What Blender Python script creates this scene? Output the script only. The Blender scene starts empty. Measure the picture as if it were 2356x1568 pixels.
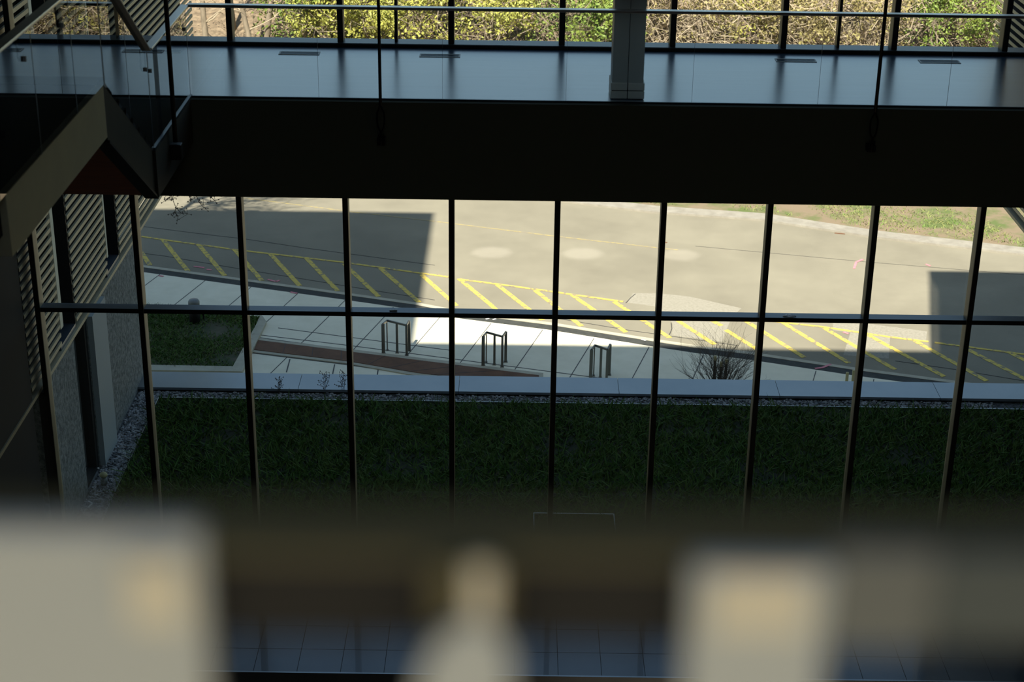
import bpy, math, random
from math import radians, sin, cos, pi, tan
from mathutils import Vector, Matrix

# ------------------------------------------------------------------ camera
SC = bpy.context.scene
COL = SC.collection
FPX, PITCH, ROLL = 3880.0, radians(23.3), 0.0138
_R0 = Vector((1, 0, 0)); _U0 = Vector((0, sin(PITCH), cos(PITCH))); _FW = Vector((0, cos(PITCH), -sin(PITCH)))
_R = _R0*cos(ROLL) + _U0*sin(ROLL)
_U = -_R0*sin(ROLL) + _U0*cos(ROLL)
cam_data = bpy.data.cameras.new('camera')
cam = bpy.data.objects.new('camera', cam_data)
COL.objects.link(cam)
cam.matrix_world = Matrix(((_R.x, _U.x, -_FW.x, 0), (_R.y, _U.y, -_FW.y, 0), (_R.z, _U.z, -_FW.z, 0), (0, 0, 0, 1)))
cam_data.sensor_width = 36.0
cam_data.lens = 36.0*FPX/2356
cam_data.clip_start = 0.02
cam_data.clip_end = 600
cam_data.dof.use_dof = True
cam_data.dof.focus_distance = 30.0
cam_data.dof.aperture_fstop = 2.3
SC.camera = cam

def ray(u, v): return _FW + _R*((u-1178)/FPX) - _U*((v-784)/FPX)
def at(u, v, z=-18.0):
    """the point on the horizontal plane z that the survey pixel (u, v) shows"""
    d = ray(u, v); return d*(z/d.z)
def aty(u, v, y):
    d = ray(u, v); return d*(y/d.y)

# ------------------------------------------------------------------ light
world = bpy.data.worlds.new('world'); SC.world = world; world.use_nodes = True
wn = world.node_tree.nodes; wl = world.node_tree.links
sky = wn.new('ShaderNodeTexSky'); sky.sky_type = 'NISHITA'; sky.sun_disc = False
SUN_EL, SUN_AZ = math.atan2(22.0, math.hypot(3.98, 18.5)), math.atan2(3.98, 18.5)
sky.sun_elevation = SUN_EL
sky.sun_rotation = pi + SUN_AZ
sky.air_density = 1.2; sky.dust_density = 1.2; sky.ozone_density = 1.2
wn['Background'].inputs[1].default_value = 0.068
tint = wn.new('ShaderNodeMix'); tint.data_type = 'RGBA'; tint.blend_type = 'MULTIPLY'; tint.inputs[0].default_value = 1.0
tint.inputs[7].default_value = (1.03, 1.07, 1.0, 1)
wl.new(sky.outputs[0], tint.inputs[6]); wl.new(tint.outputs[2], wn['Background'].inputs[0])
sun_data = bpy.data.lights.new('sun', 'SUN'); sun_data.energy = 5.6; sun_data.angle = radians(0.55)
sun_data.color = (1.0, 0.90, 0.78)
sun = bpy.data.objects.new('sun', sun_data); COL.objects.link(sun)
sun.rotation_euler = Vector((3.98, 18.5, -22.0)).to_track_quat('-Z', 'Y').to_euler()
SC.view_settings.view_transform = 'Standard'
SC.view_settings.look = 'None'
SC.view_settings.exposure = 1.3
SC.view_settings.gamma = 1.0
SC.view_settings.use_curve_mapping = False

# ------------------------------------------------------------------ helpers
RND = random.Random(7)
class MB:
    def __init__(s): s.v = []; s.f = []; s.mi = []
    def poly(s, pts, m=0):
        b = len(s.v); s.v += [tuple(p) for p in pts]; s.f.append(tuple(range(b, b+len(pts)))); s.mi.append(m); return s
    def hexa(s, p, m=0):
        b = len(s.v); s.v += [tuple(q) for q in p]
        for q in ((0,3,2,1), (4,5,6,7), (0,1,5,4), (1,2,6,5), (2,3,7,6), (3,0,4,7)):
            s.f.append(tuple(b+i for i in q)); s.mi.append(m)
        return s
    def box(s, x0, x1, y0, y1, z0, z1, m=0):
        return s.hexa([(x0,y0,z0),(x1,y0,z0),(x1,y1,z0),(x0,y1,z0),(x0,y0,z1),(x1,y0,z1),(x1,y1,z1),(x0,y1,z1)], m)
    def prism(s, poly, z0, z1, m=0):
        n = len(poly); b = len(s.v)
        s.v += [(p[0], p[1], z0) for p in poly] + [(p[0], p[1], z1) for p in poly]
        s.f.append(tuple(b+i for i in reversed(range(n)))); s.f.append(tuple(b+n+i for i in range(n))); s.mi += [m, m]
        for i in range(n):
            j = (i+1) % n; s.f.append((b+i, b+j, b+n+j, b+n+i)); s.mi.append(m)
        return s
    def bar(s, a, b_, w, h, up=(0,0,1), m=0):
        a = Vector(a); b_ = Vector(b_); d = (b_-a).normalized(); up = Vector(up)
        if abs(d.dot(up)) > .99: up = Vector((0,1,0))
        x = d.cross(up).normalized(); u = x.cross(d).normalized(); x *= w/2; u *= h/2
        return s.hexa([a-x-u, a+x-u, b_+x-u, b_-x-u, a-x+u, a+x+u, b_+x+u, b_-x+u], m)
    def tube(s, pts, r, n=8, m=0, cap=True):
        pts = [Vector(p) for p in pts]
        rs = r if isinstance(r, (list, tuple)) else [r]*len(pts)
        b = len(s.v); ref = Vector((.31, .17, .93)).normalized()
        for i, p in enumerate(pts):
            d = (pts[min(i+1, len(pts)-1)]-pts[max(i-1, 0)]).normalized()
            x = d.cross(ref)
            if x.length < 1e-3: x = d.cross(Vector((1,0,0)))
            x.normalize(); y = d.cross(x)
            for k in range(n):
                t = 2*pi*k/n; s.v.append(tuple(p+(x*cos(t)+y*sin(t))*rs[i]))
        for i in range(len(pts)-1):
            for k in range(n):
                q = (k+1) % n
                s.f.append((b+i*n+k, b+i*n+q, b+(i+1)*n+q, b+(i+1)*n+k)); s.mi.append(m)
        if cap:
            s.f.append(tuple(b+k for k in reversed(range(n)))); s.mi.append(m)
            e = b+(len(pts)-1)*n; s.f.append(tuple(e+k for k in range(n))); s.mi.append(m)
        return s
    def lathe(s, c, prof, n=20, m=0):
        c = Vector(c); b = len(s.v)
        for r, z in prof:
            for k in range(n): s.v.append((c.x+r*cos(2*pi*k/n), c.y+r*sin(2*pi*k/n), c.z+z))
        for i in range(len(prof)-1):
            for k in range(n):
                q = (k+1) % n; s.f.append((b+i*n+k, b+i*n+q, b+(i+1)*n+q, b+(i+1)*n+k)); s.mi.append(m)
        s.f.append(tuple(b+k for k in reversed(range(n)))); s.mi.append(m)
        e = b+(len(prof)-1)*n; s.f.append(tuple(e+k for k in range(n))); s.mi.append(m)
        return s
    def build(s, name, mat, parent=None, smooth=False, bevel=0, origin=None):
        me = bpy.data.meshes.new(name); vs = s.v
        o = bpy.data.objects.new(name, me)
        if origin is None and parent is None and vs:
            xs = [v[0] for v in vs]; ys = [v[1] for v in vs]; zs = [v[2] for v in vs]
            origin = ((min(xs)+max(xs))/2, (min(ys)+max(ys))/2, min(zs))
        if parent is not None: origin = tuple(parent.location) if parent.type == 'EMPTY' else (tuple(parent.location+parent.parent.location) if parent.parent else tuple(parent.location))
        ox, oy, oz = origin
        me.from_pydata([(v[0]-ox, v[1]-oy, v[2]-oz) for v in vs], [], s.f)
        mats = mat if isinstance(mat, (list, tuple)) else [mat]
        for m_ in mats: me.materials.append(m_)
        if len(mats) > 1: me.polygons.foreach_set('material_index', s.mi)
        if smooth: me.polygons.foreach_set('use_smooth', [True]*len(me.polygons))
        me.update()
        COL.objects.link(o)
        if parent is None: o.location = origin
        else: o.parent = parent
        if bevel:
            b = o.modifiers.new('bevel', 'BEVEL'); b.width = bevel; b.segments = 2; b.limit_method = 'ANGLE'
        return o

def tag(o, label=None, cat=None, group=None, kind=None):
    if label: o['label'] = label
    if cat: o['category'] = cat
    if group: o['group'] = group
    if kind: o['kind'] = kind
    return o
def empty(name, loc, label=None, cat=None, group=None, kind=None):
    o = bpy.data.objects.new(name, None); COL.objects.link(o); o.location = loc
    o.empty_display_size = .1
    return tag(o, label, cat, group, kind)
def copy_tree(o, parent=None):
    c = o.copy(); COL.objects.link(c)
    if parent: c.parent = parent
    for ch in list(o.children): copy_tree(ch, c)
    return c
def structure(mb, name, mat, label, **k):
    return tag(mb.build(name, mat, **k), label, 'structure', kind='structure')

# ------------------------------------------------------------------ materials
def material(name, c, rough=.7, metal=0, c2=None, scale=5, detail=4, bump=0, bscale=None, contrast=(.35, .65), spec=.5, coat=0, stretch=None, kind='noise'):
    m = bpy.data.materials.new(name); m.use_nodes = True
    nt = m.node_tree; n = nt.nodes; l = nt.links; p = n['Principled BSDF']
    p.inputs['Base Color'].default_value = (*c, 1); p.inputs['Roughness'].default_value = rough
    p.inputs['Metallic'].default_value = metal; p.inputs['Specular IOR Level'].default_value = spec
    p.inputs['Coat Weight'].default_value = coat
    geo = n.new('ShaderNodeNewGeometry'); src = geo.outputs['Position']
    if stretch:
        mp = n.new('ShaderNodeMapping'); mp.inputs['Scale'].default_value = stretch; l.new(src, mp.inputs[0]); src = mp.outputs[0]
    if c2 is not None:
        if kind == 'voronoi':
            t = n.new('ShaderNodeTexVoronoi'); t.inputs['Scale'].default_value = scale; out = t.outputs['Color']
        else:
            t = n.new('ShaderNodeTexNoise'); t.inputs['Scale'].default_value = scale; t.inputs['Detail'].default_value = detail; t.inputs['Roughness'].default_value = .65; out = t.outputs[0]
        l.new(src, t.inputs['Vector'])
        r = n.new('ShaderNodeValToRGB'); r.color_ramp.elements[0].position = contrast[0]; r.color_ramp.elements[1].position = contrast[1]
        r.color_ramp.elements[0].color = (*c, 1); r.color_ramp.elements[1].color = (*c2, 1)
        l.new(out, r.inputs[0]); l.new(r.outputs[0], p.inputs['Base Color'])
    if bump:
        t = n.new('ShaderNodeTexNoise'); t.inputs['Scale'].default_value = bscale or scale; t.inputs['Detail'].default_value = 5
        l.new(src, t.inputs['Vector'])
        b = n.new('ShaderNodeBump'); b.inputs['Strength'].default_value = bump; b.inputs['Distance'].default_value = .02
        l.new(t.outputs[0], b.inputs['Height']); l.new(b.outputs[0], p.inputs['Normal'])
    return m
def glass_material(name, tint=(.93, .95, .94), ior=1.5, extra=1.0):
    m = bpy.data.materials.new(name); m.use_nodes = True
    nt = m.node_tree; n = nt.nodes; l = nt.links; n.remove(n['Principled BSDF'])
    tr = n.new('ShaderNodeBsdfTransparent'); tr.inputs[0].default_value = (*tint, 1)
    gl = n.new('ShaderNodeBsdfGlossy'); gl.inputs['Roughness'].default_value = 0.0; gl.inputs['Color'].default_value = (1, 1, 1, 1)
    fr = n.new('ShaderNodeFresnel'); fr.inputs[0].default_value = ior
    mu = n.new('ShaderNodeMath'); mu.operation = 'MULTIPLY'; mu.inputs[1].default_value = extra; mu.use_clamp = True
    mx = n.new('ShaderNodeMixShader')
    l.new(fr.outputs[0], mu.inputs[0]); l.new(mu.outputs[0], mx.inputs[0]); l.new(tr.outputs[0], mx.inputs[1]); l.new(gl.outputs[0], mx.inputs[2])
    l.new(mx.outputs[0], n['Material Output'].inputs[0])
    return m

M = {}
M['frame'] = material('dark_bronze_frame', (.030, .027, .022), .45, spec=.4)
M['warmside'] = material('warm_lit_bronze', (.30, .26, .16), .5, spec=.4)  # warm reflected light on the mullion sides, put into the colour
M['sill'] = material('anodised_sill', (.10, .13, .16), .35, metal=.6)
M['fascia'] = material('dark_fascia', (.16, .165, .115), .85, spec=.1)
M['deck'] = material('polished_deck', (.02, .075, .14), .32, c2=(.035, .095, .165), scale=1.5, bump=.08, bscale=3, stretch=(.35, 2.5, 1), spec=1.0, coat=.8)
M['deck'].node_tree.nodes['Principled BSDF'].inputs['Coat Roughness'].default_value = .22
M['deck'].node_tree.nodes['Principled BSDF'].inputs['Coat IOR'].default_value = 1.9
M['deck'].node_tree.nodes['Principled BSDF'].inputs['Coat Weight'].default_value = 1.0
M['darkcarpet'] = material('dark_carpet', (.022, .025, .022), .9, c2=(.035, .036, .03), scale=60)
M['tan'] = material('tan_plaster', (.74, .68, .42), .75, c2=(.68, .62, .39), scale=2)
M['shadetan'] = material('tan_in_shade', (.055, .05, .03), .75, c2=(.045, .042, .026), scale=2)  # tan darkened: light falloff on stringer and landing edge is in the colour
M['louver'] = material('bronze_louver', (.44, .39, .25), .5, c2=(.38, .34, .22), scale=3, spec=.4)
M['dark'] = material('blackened_metal', (.012, .013, .013), .6, spec=.3)
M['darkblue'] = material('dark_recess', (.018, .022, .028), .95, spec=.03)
M['wood'] = material('red_wood_cladding', (.34, .10, .022), .55, c2=(.17, .048, .012), scale=3, stretch=(.6, 4, 14), contrast=(.3, .7))
M['steel'] = material('brushed_steel', (.55, .56, .55), .28, metal=1)
M['steelpaint'] = material('grey_column_paint', (.58, .61, .58), .5)
M['poststeel'] = material('weathered_steel', (.20, .195, .17), .45, metal=.8)
M['railsteel'] = material('satin_rail', (.78, .77, .72), .33, metal=.8)
M['shoe'] = material('light_steel_shoe', (.92, .90, .80), .45)
M['black'] = material('black_rod', (.008, .008, .010), .5, spec=.3)
M['sideglass'] = glass_material('stair_glass', (.56, .60, .62), 1.5, 1.2)
M['glass'] = glass_material('window_glass', (.90, .915, .905), 1.5, 1.5)
M['bglass'] = glass_material('balustrade_glass', (.90, .925, .925), 1.5, 1.5)
M['asphalt'] = material('asphalt', (.180, .170, .128), .9, c2=(.255, .242, .182), scale=.35, detail=12, bump=.25, bscale=60, contrast=(.3, .75), spec=.2)
M['patch'] = material('pale_patch', (.23, .222, .175), .9, c2=(.30, .288, .235), scale=14, detail=8, spec=.2)
M['concrete'] = material('sidewalk_concrete', (.70, .67, .51), .85, c2=(.79, .76, .59), scale=1.2, detail=8, spec=.2)
M['curb'] = material('curb_concrete', (.37, .355, .27), .85, c2=(.45, .43, .33), scale=3, spec=.2)
M['farkerb'] = material('worn_far_kerb', (.215, .205, .17), .9, c2=(.29, .28, .235), scale=2.5, detail=8, spec=.2)
M['band'] = material('dark_paver', (.040, .044, .040), .8, c2=(.06, .064, .058), scale=8, spec=.2)
M['joint'] = material('joint_dark', (.07, .075, .075), .9)
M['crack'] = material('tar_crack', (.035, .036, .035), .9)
M['yellow'] = material('yellow_paint', (.58, .45, .085), .8, c2=(.22, .195, .13), scale=7, detail=14, contrast=(.50, .60))
M['faintyellow'] = material('worn_yellow_paint', (.33, .28, .12), .85, c2=(.22, .20, .15), scale=7, detail=10, contrast=(.4, .6))
M['pink'] = material('pink_survey_paint', (.75, .18, .24), .8, c2=(.45, .25, .25), scale=20)
M['white'] = material('white_chalk', (.75, .75, .72), .8)
M['corten'] = material('rusty_steel', (.095, .045, .022), .8, c2=(.15, .072, .034), scale=2.5, detail=8)
M['soil'] = material('verge_soil', (.19, .15, .095), .95, c2=(.09, .125, .035), scale=.9, detail=12, contrast=(.46, .62), bump=.6, bscale=20)
M['litter'] = material('leaf_litter', (.27, .205, .13), .95, c2=(.09, .065, .04), scale=4, detail=14, contrast=(.35, .68), bump=.8, bscale=9)
M['turf'] = material('bed_turf', (.025, .045, .014), .95, c2=(.10, .085, .055), scale=2.2, detail=10, contrast=(.4, .72))
M['roofsoil'] = material('green_roof_soil', (.018, .026, .012), .95, c2=(.030, .036, .018), scale=2, detail=8)
M['gravelbed'] = material('gravel_bed', (.05, .055, .06), .9, c2=(.16, .17, .18), scale=30, kind='voronoi')
M['pebble'] = material('pebbles', (.13, .14, .145), .8, c2=(.42, .43, .43), scale=14, kind='voronoi', contrast=(.2, .8))
M['cap'] = material('parapet_cap_metal', (.35, .37, .38), .34, metal=.85, c2=(.30, .33, .345), scale=.8)
M['stucco'] = material('grey_stucco', (.075, .09, .09), .95, c2=(.26, .285, .275), scale=14, detail=6, bump=.7, bscale=30, contrast=(.35, .65))
M['panel'] = material('pale_panel', (.29, .34, .35), .7)
M['blade'] = material('roof_grass', (.045, .115, .018), .7, c2=(.085, .14, .03), scale=3)
M['blade'].node_tree.nodes['Principled BSDF'].inputs['Specular IOR Level'].default_value = .15
M['straw'] = material('dry_grass', (.24, .23, .12), .8, c2=(.13, .15, .06), scale=3)
M['leafy'] = material('spring_leaf_yellow', (.46, .44, .09), .6, c2=(.23, .27, .055), scale=1.2, contrast=(.3, .7))
M['leafg'] = material('leaf_green', (.10, .19, .03), .6, c2=(.24, .29, .05), scale=1.0, contrast=(.3, .7))
M['leafo'] = material('leaf_olive', (.24, .22, .07), .6, c2=(.30, .25, .11), scale=1.2)
M['bark'] = material('pale_bark', (.28, .23, .165), .9, c2=(.16, .13, .09), scale=6, stretch=(1, 1, .3))
M['twig'] = material('twig', (.36, .30, .21), .9)
M['darktwig'] = material('dark_twig', (.055, .045, .035), .9)
M['stake'] = material('pale_wood_stake', (.42, .38, .20), .8)
M['tile'] = material('floor_tile', (.045, .052, .06), .3, c2=(.06, .068, .078), scale=2, spec=.9, coat=.5)
M['groundfloor'] = material('ground_floor', (.30, .26, .19), .6, c2=(.20, .17, .13), scale=.8)
M['balcony'] = material('balcony_carpet', (.29, .265, .20), .9)
M['palefloor'] = material('pale_terrazzo', (.75, .74, .68), .7)
M['ceiling'] = material('plain_ceiling', (.10, .10, .09), .9)
M['inner'] = material('dark_inner_wall', (.03, .03, .026), .9)
M['rail'] = material('olive_bronze_rail', (.15, .135, .07), .6, spec=.2)
M['cream'] = material('cream_enamel', (.98, .92, .72), .5)
M['palegrey'] = material('pale_grey_enamel', (.64, .70, .70), .5)
M['greypanel'] = material('mid_grey_enamel', (.17, .19, .185), .5)
M['darkplate'] = material('dark_grey_enamel', (.07, .095, .10), .5)
M['plastic'] = material('crumpled_white_plastic', (.9, .92, .93), .5)
M['lampyellow'] = material('yellowed_plastic', (.34, .32, .16), .6)

# ------------------------------------------------------------------ setting: ground
GZ = -18.0; SZ = -17.92; RZ = -13.4; WY = 22.74; BZ = -5.4; BY = 19.85; LX = -6.98; RX = 9.3
curb_px = [(330,610),(555,640.5),(798,673.5),(968,697.5),(1077,718),(1272,742.5),(1502,779),(1600,794),(1733,810.5),(1964,845),(2198,876)]
cp = [at(u, v, SZ) for u, v in curb_px]
d0 = (cp[3]-cp[0]).normalized(); d1 = (cp[-1]-cp[-4]).normalized()
cp = [cp[0]-d0*30] + cp + [cp[-1]+d1*30]
def offset(line, w):
    out = []
    for i, p in enumerate(line):
        d = (line[min(i+1, len(line)-1)]-line[max(i-1, 0)]).normalized()
        out.append(p+Vector((d.y, -d.x, 0))*w)
    return out
c_in = offset(cp, .16); c_band = offset(cp, .50)
far_px = [(1230,457),(1500,490),(1754,508),(2012,548),(2356,588)]
fp = [at(u, v) for u, v in far_px]; dd = Vector((-1, .30, 0)).normalized()
fp = [fp[0]+dd*45] + fp + [fp[-1]+Vector((1, -.30, 0)).normalized()*35]

def ribbon(mb, a, b, z0, z1):
    for i in range(len(a)-1):
        mb.hexa([(b[i].x,b[i].y,z0),(b[i+1].x,b[i+1].y,z0),(a[i+1].x,a[i+1].y,z0),(a[i].x,a[i].y,z0),
                 (b[i].x,b[i].y,z1),(b[i+1].x,b[i+1].y,z1),(a[i+1].x,a[i+1].y,z1),(a[i].x,a[i].y,z1)])
    return mb
road = structure(MB().prism([(p.x, p.y) for p in cp] + [(p.x, p.y) for p in reversed(fp)], GZ-.2, GZ), 'road', M['asphalt'], 'grey asphalt road running past the building', origin=(0, 45, GZ-.2))
kerb = structure(ribbon(MB(), cp, c_in, GZ-.2, SZ+.01), 'trim_1', M['curb'], 'pale concrete kerb on the building side of the road')
band = structure(ribbon(MB(), c_in, c_band, GZ-.2, SZ), 'trim_2', M['band'], 'dark paver band between kerb and sidewalk')
side = MB().prism([(c_band[0].x, 26), (c_band[-1].x, 26)] + [(p.x, p.y) for p in reversed(c_band)], GZ-.2, SZ)
sidewalk = structure(side, 'sidewalk', M['concrete'], 'pale concrete sidewalk between the road and the green roof', origin=(0, 35, GZ-.2))
fo = offset(fp, -.62)
structure(ribbon(MB(), fo, fp, GZ-.2, GZ+.06), 'trim_3', M['farkerb'], 'wide pale concrete kerb on the far side of the road')

# markings: thin paint parts of the road
def strip(pts, w, name, mat, parent, z, zz):
    P = [at(u, v, z) for u, v in pts]
    mb = MB()
    for a, b in zip(P[:-1], P[1:]):
        mb.bar((a.x, a.y, zz), (b.x, b.y, zz), w, .006)
    return mb.build(name, mat, parent)
hatch = [[(325,580),(345,610)], [(375,551),(417,605),(433,624)], [(456,562),(517,634)], [(537,571),(603,646)], [(621,583),(690,658)],
 [(705,594),(777,669)], [(792,607),(871,682)], [(875,617),(964,695)], [(970,632),(1050,703)], [(1056,641),(1129,701),(1155,726)],
 [(1144,655),(1248,736)], [(1231,668),(1338,750)], [(1317,679),(1440,764)], [(1413,694),(1541,777)], [(1560,738),(1644,792)],
 [(1622,729),(1660,749)], [(1670,759),(1751,809)], [(1706,732),(1850,822)], [(1801,742),(1953,835)], [(1897,755),(2059,850)],
 [(1991,767),(2172,866)], [(2105,784),(2270,876)], [(2227,804),(2370,878)], [(2321,810),(2400,850)]]
for h in hatch: strip(h, .145, 'hatch_stripe', M['yellow'], road, GZ, GZ+.006)
for h in ([(325,544),(372,551),(546,575),(795,604),(972,629),(1032,637)], [(1054,642),(1140,653),(1272,671),(1326,679),(1434,694)],
          [(1703,730),(1900,753),(2045,775),(2136,786)], [(2150,788),(2356,815),(2420,824)]):
    strip(h, .10, 'edge_line', M['yellow'], road, GZ, GZ+.009)
strip([(560,455),(800,486),(1000,509),(1300,546),(1560,575)], .07, 'centre_line', M['faintyellow'], road, GZ, GZ+.005)
for pl in ([(1456,674),(1519,675),(1587,682),(1706,709),(1683,730),(1661,786),(1546,771),(1548,745),(1536,729),(1505,704),(1444,696)],
           [(1916,738),(1964,740),(2133,762),(2130,786),(1916,759)], [(1957,764),(2048,776),(2045,825),(1940,817)]):
    MB().prism([(at(u, v).x, at(u, v).y) for u, v in reversed(pl)], GZ, GZ+.003).build('repair_patch', M['patch'], road)
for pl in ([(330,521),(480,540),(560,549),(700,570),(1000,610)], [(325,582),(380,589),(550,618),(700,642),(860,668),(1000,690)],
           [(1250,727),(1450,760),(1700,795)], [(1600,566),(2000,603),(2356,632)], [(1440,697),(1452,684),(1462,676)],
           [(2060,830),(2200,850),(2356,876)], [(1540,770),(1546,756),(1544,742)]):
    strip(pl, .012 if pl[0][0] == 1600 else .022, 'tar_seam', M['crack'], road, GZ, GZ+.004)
for pl, par, z in (([(445,613),(470,616)], road, GZ), ([(475,620),(487,621)], road, GZ), ([(616,643),(635,648),(643,645)], road, GZ),
                   ([(1940,764),(1952,768)], road, GZ), ([(1965,618),(1970,603),(1985,597)], road, GZ), ([(2130,608),(2140,612)], road, GZ),
                   ([(366,634),(376,636)], sidewalk, SZ), ([(668,672),(684,675)], sidewalk, SZ), ([(534,712),(544,716)], sidewalk, SZ),
                   ([(1875,848),(1892,846),(1912,838)], sidewalk, SZ)):
    strip(pl, .07, 'survey_mark', M['pink'], par, z, z+.011)
for (u, v) in ((1118,734),(1126,731),(1134,735),(1476,780),(1482,783)):
    strip([(u, v),(u+7, v+(-2 if u % 4 else 2))], .05, 'chalk_mark', M['white'], band, SZ, SZ+.005)
for h in ([(1520,556),(1535,558)], [(1920,536),(1944,538)], [(1955,538),(1987,541)]):
    strip(h, .09, 'rust_stain', M['corten'], road, GZ, GZ+.004)
# sidewalk joints
mbj = MB()
for k in range(-4, 14):
    a = at(768, 716, SZ) + Vector((1.42, -.40 if k < 6 else -.44, 0))*k
    dirv = Vector((-.27, -.96, 0))
    a = a - dirv*1.2; b = a + dirv*11
    # trim to the band edge
    for i in range(len(c_band)-1):
        p, q = c_band[i], c_band[i+1]
        if p.x <= a.x <= q.x:
            t = (a.x-p.x)/(q.x-p.x); ye = p.y+(q.y-p.y)*t; s_ = (a.y-ye)/dirv.y; a = a-dirv*s_
            break
    P0, P1 = at(588, 779, SZ), at(1250, 860, SZ)
    dx = P1-P0; den = dirv.x*dx.y-dirv.y*dx.x; s2 = ((P0.x-a.x)*dx.y-(P0.y-a.y)*dx.x)/den
    b = a+dirv*s2 if b.x > P0.x and a.x < P1.x+1 else b
    if b.y < 29.3: b = a+(b-a)*((a.y-29.3)/(a.y-b.y))
    mbj.bar((a.x, a.y, SZ+.002), (b.x, b.y, SZ+.002), .022, .006)
for pl in ([(587,769),(800,794),(1040,825),(1400,872)], [(587,775),(800,804),(1040,832)], [(581,812),(800,839),(930,858)], [(640,754),(800,775),(1040,806)],
           [(667,826),(659,856)], [(770,838),(764,866)], [(870,850),(866,875)]):
    P = [at(u, v, SZ) for u, v in pl]
    for a, b in zip(P[:-1], P[1:]): mbj.bar((a.x, a.y, SZ+.003), (b.x, b.y, SZ+.003), .03, .006)
mbj.build('joint_lines', M['joint'], sidewalk)

# rusty steel strip in a concrete frame
gp = [at(u, v, SZ) for u, v in ((594,785),(800,811),(1240,866),(1240,893),(960,860),(800,833),(585,807))]
fr = [at(u, v, SZ) for u, v in ((588,779),(800,804),(1250,860),(1250,902),(960,866),(800,838),(577,811))]
tr = empty('steel_strip_grating', (gp[0].x, gp[0].y, SZ), 'long rusty brown steel strip set in the sidewalk below the posts', 'grating')
MB().prism([(p.x, p.y) for p in reversed(fr)], SZ, SZ+.03).build('concrete_border', M['curb'], tr)
MB().prism([(p.x, p.y) for p in reversed(gp)], SZ+.03, SZ+.045).build('rusty_plate', M['corten'], tr)
for k in range(1, 8):
    a = gp[0].lerp(gp[1], k*.31) if k < 4 else gp[1].lerp(gp[2], (k-3)*.2)
    b = gp[6].lerp(gp[5], k*.31) if k < 4 else gp[5].lerp(gp[4], (k-3)*.3)
    MB().bar((a.x, a.y, SZ+.047), (b.x, b.y, SZ+.047), .012, .004).build('plate_seam', M['joint'], tr)

# verge and wooded hillside
vx = [(-50, None)]
verge = MB()
N = 40
def far_y(x):
    for i in range(len(fo)-1):
        if fo[i].x <= x <= fo[i+1].x:
            t = (x-fo[i].x)/(fo[i+1].x-fo[i].x); return fo[i].y+(fo[i+1].y-fo[i].y)*t
    return fo[0].y if x < fo[0].x else fo[-1].y
def hill_z(x, y):
    b = GZ+.03
    t = max(0, y-max(60.5, far_y(x)+3.5))
    h = .30*t*(min(1, t/5))
    if t > 30: h += 0
    return b+min(h, 6.0+.02*t)+.12*sin(x*.9+y*.5)*min(1, t/4)+.08*sin(x*2.3-y*1.1)*min(1, t/4)
gx = [-42+84*i/70 for i in range(71)]
ts = [0, .6, 1.4, 2.4, 3.5, 5, 6.5, 8, 9.5, 11, 12.5, 14, 15.5, 17, 19, 22, 26, 32, 40]
pts = [[(x, far_y(x)+t-.01, hill_z(x, far_y(x)+t)) for x in gx] for t in ts]
mv, mh = MB(), MB()
for mbx, r0, r1 in ((mv, 0, 6), (mh, 6, len(ts)-1)):
    b = len(mbx.v); mbx.v += [p for r in pts[r0:r1+1] for p in r]
    for i in range(r1-r0):
        for j in range(70):
            mbx.f.append((b+i*71+j, b+i*71+j+1, b+(i+1)*71+j+1, b+(i+1)*71+j)); mbx.mi.append(0)
structure(mv, 'verge', M['soil'], 'bare soil verge with patchy grass beyond the far kerb', smooth=True, origin=(0, 58, -18))
hillside = structure(mh, 'hillside', M['litter'], 'hillside covered in brown leaf litter beyond the road', smooth=True, origin=(0, 70, -16))

def blades(name, n, region, mat, h=(.06, .16), w=.012, parent=None, zfun=None, lean=.5, label=None, cat=None, clump=None, bl=1, seed=3):
    rr = random.Random(seed); mb = MB()
    for _ in range(n):
        x, y = region(rr); z = zfun(x, y)
        for _k in range(bl):
            a = rr.random()*2*pi; hh = rr.uniform(*h); ww = w*rr.uniform(.6, 1.6)
            lx, ly = rr.gauss(0, lean)*hh, rr.gauss(0, lean)*hh
            px, py = x+rr.gauss(0, .02), y+rr.gauss(0, .02)
            b = len(mb.v)
            mb.v += [(px-ww*cos(a), py-ww*sin(a), z), (px+ww*cos(a), py+ww*sin(a), z), (px+lx+ww*.6*cos(a), py+ly+ww*.6*sin(a), z+hh*.6), (px+lx*1.8, py+ly*1.8, z+hh)]
            mb.f += [(b, b+1, b+2), (b, b+2, b+3)]; mb.mi += [0, 0]
    return tag(mb.build(name, mat, parent), label, cat, kind='stuff')
def verge_region(rr):
    while True:
        x = rr.uniform(0, 22); t = abs(rr.gauss(1.3, .9))+.2
        if (sin(x*1.7+t)+sin(x*.63)+rr.random()*1.2) > .3: return x, far_y(x)+t
blades('verge_grass', 5500, verge_region, material('verge_grass', (.10, .19, .03), .8, c2=(.22, .22, .08), scale=2), h=(.03, .10), w=.013, zfun=lambda x, y: hill_z(x, y), label='tufts of green grass on the bare soil verge beyond the road', cat='grass')

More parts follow.
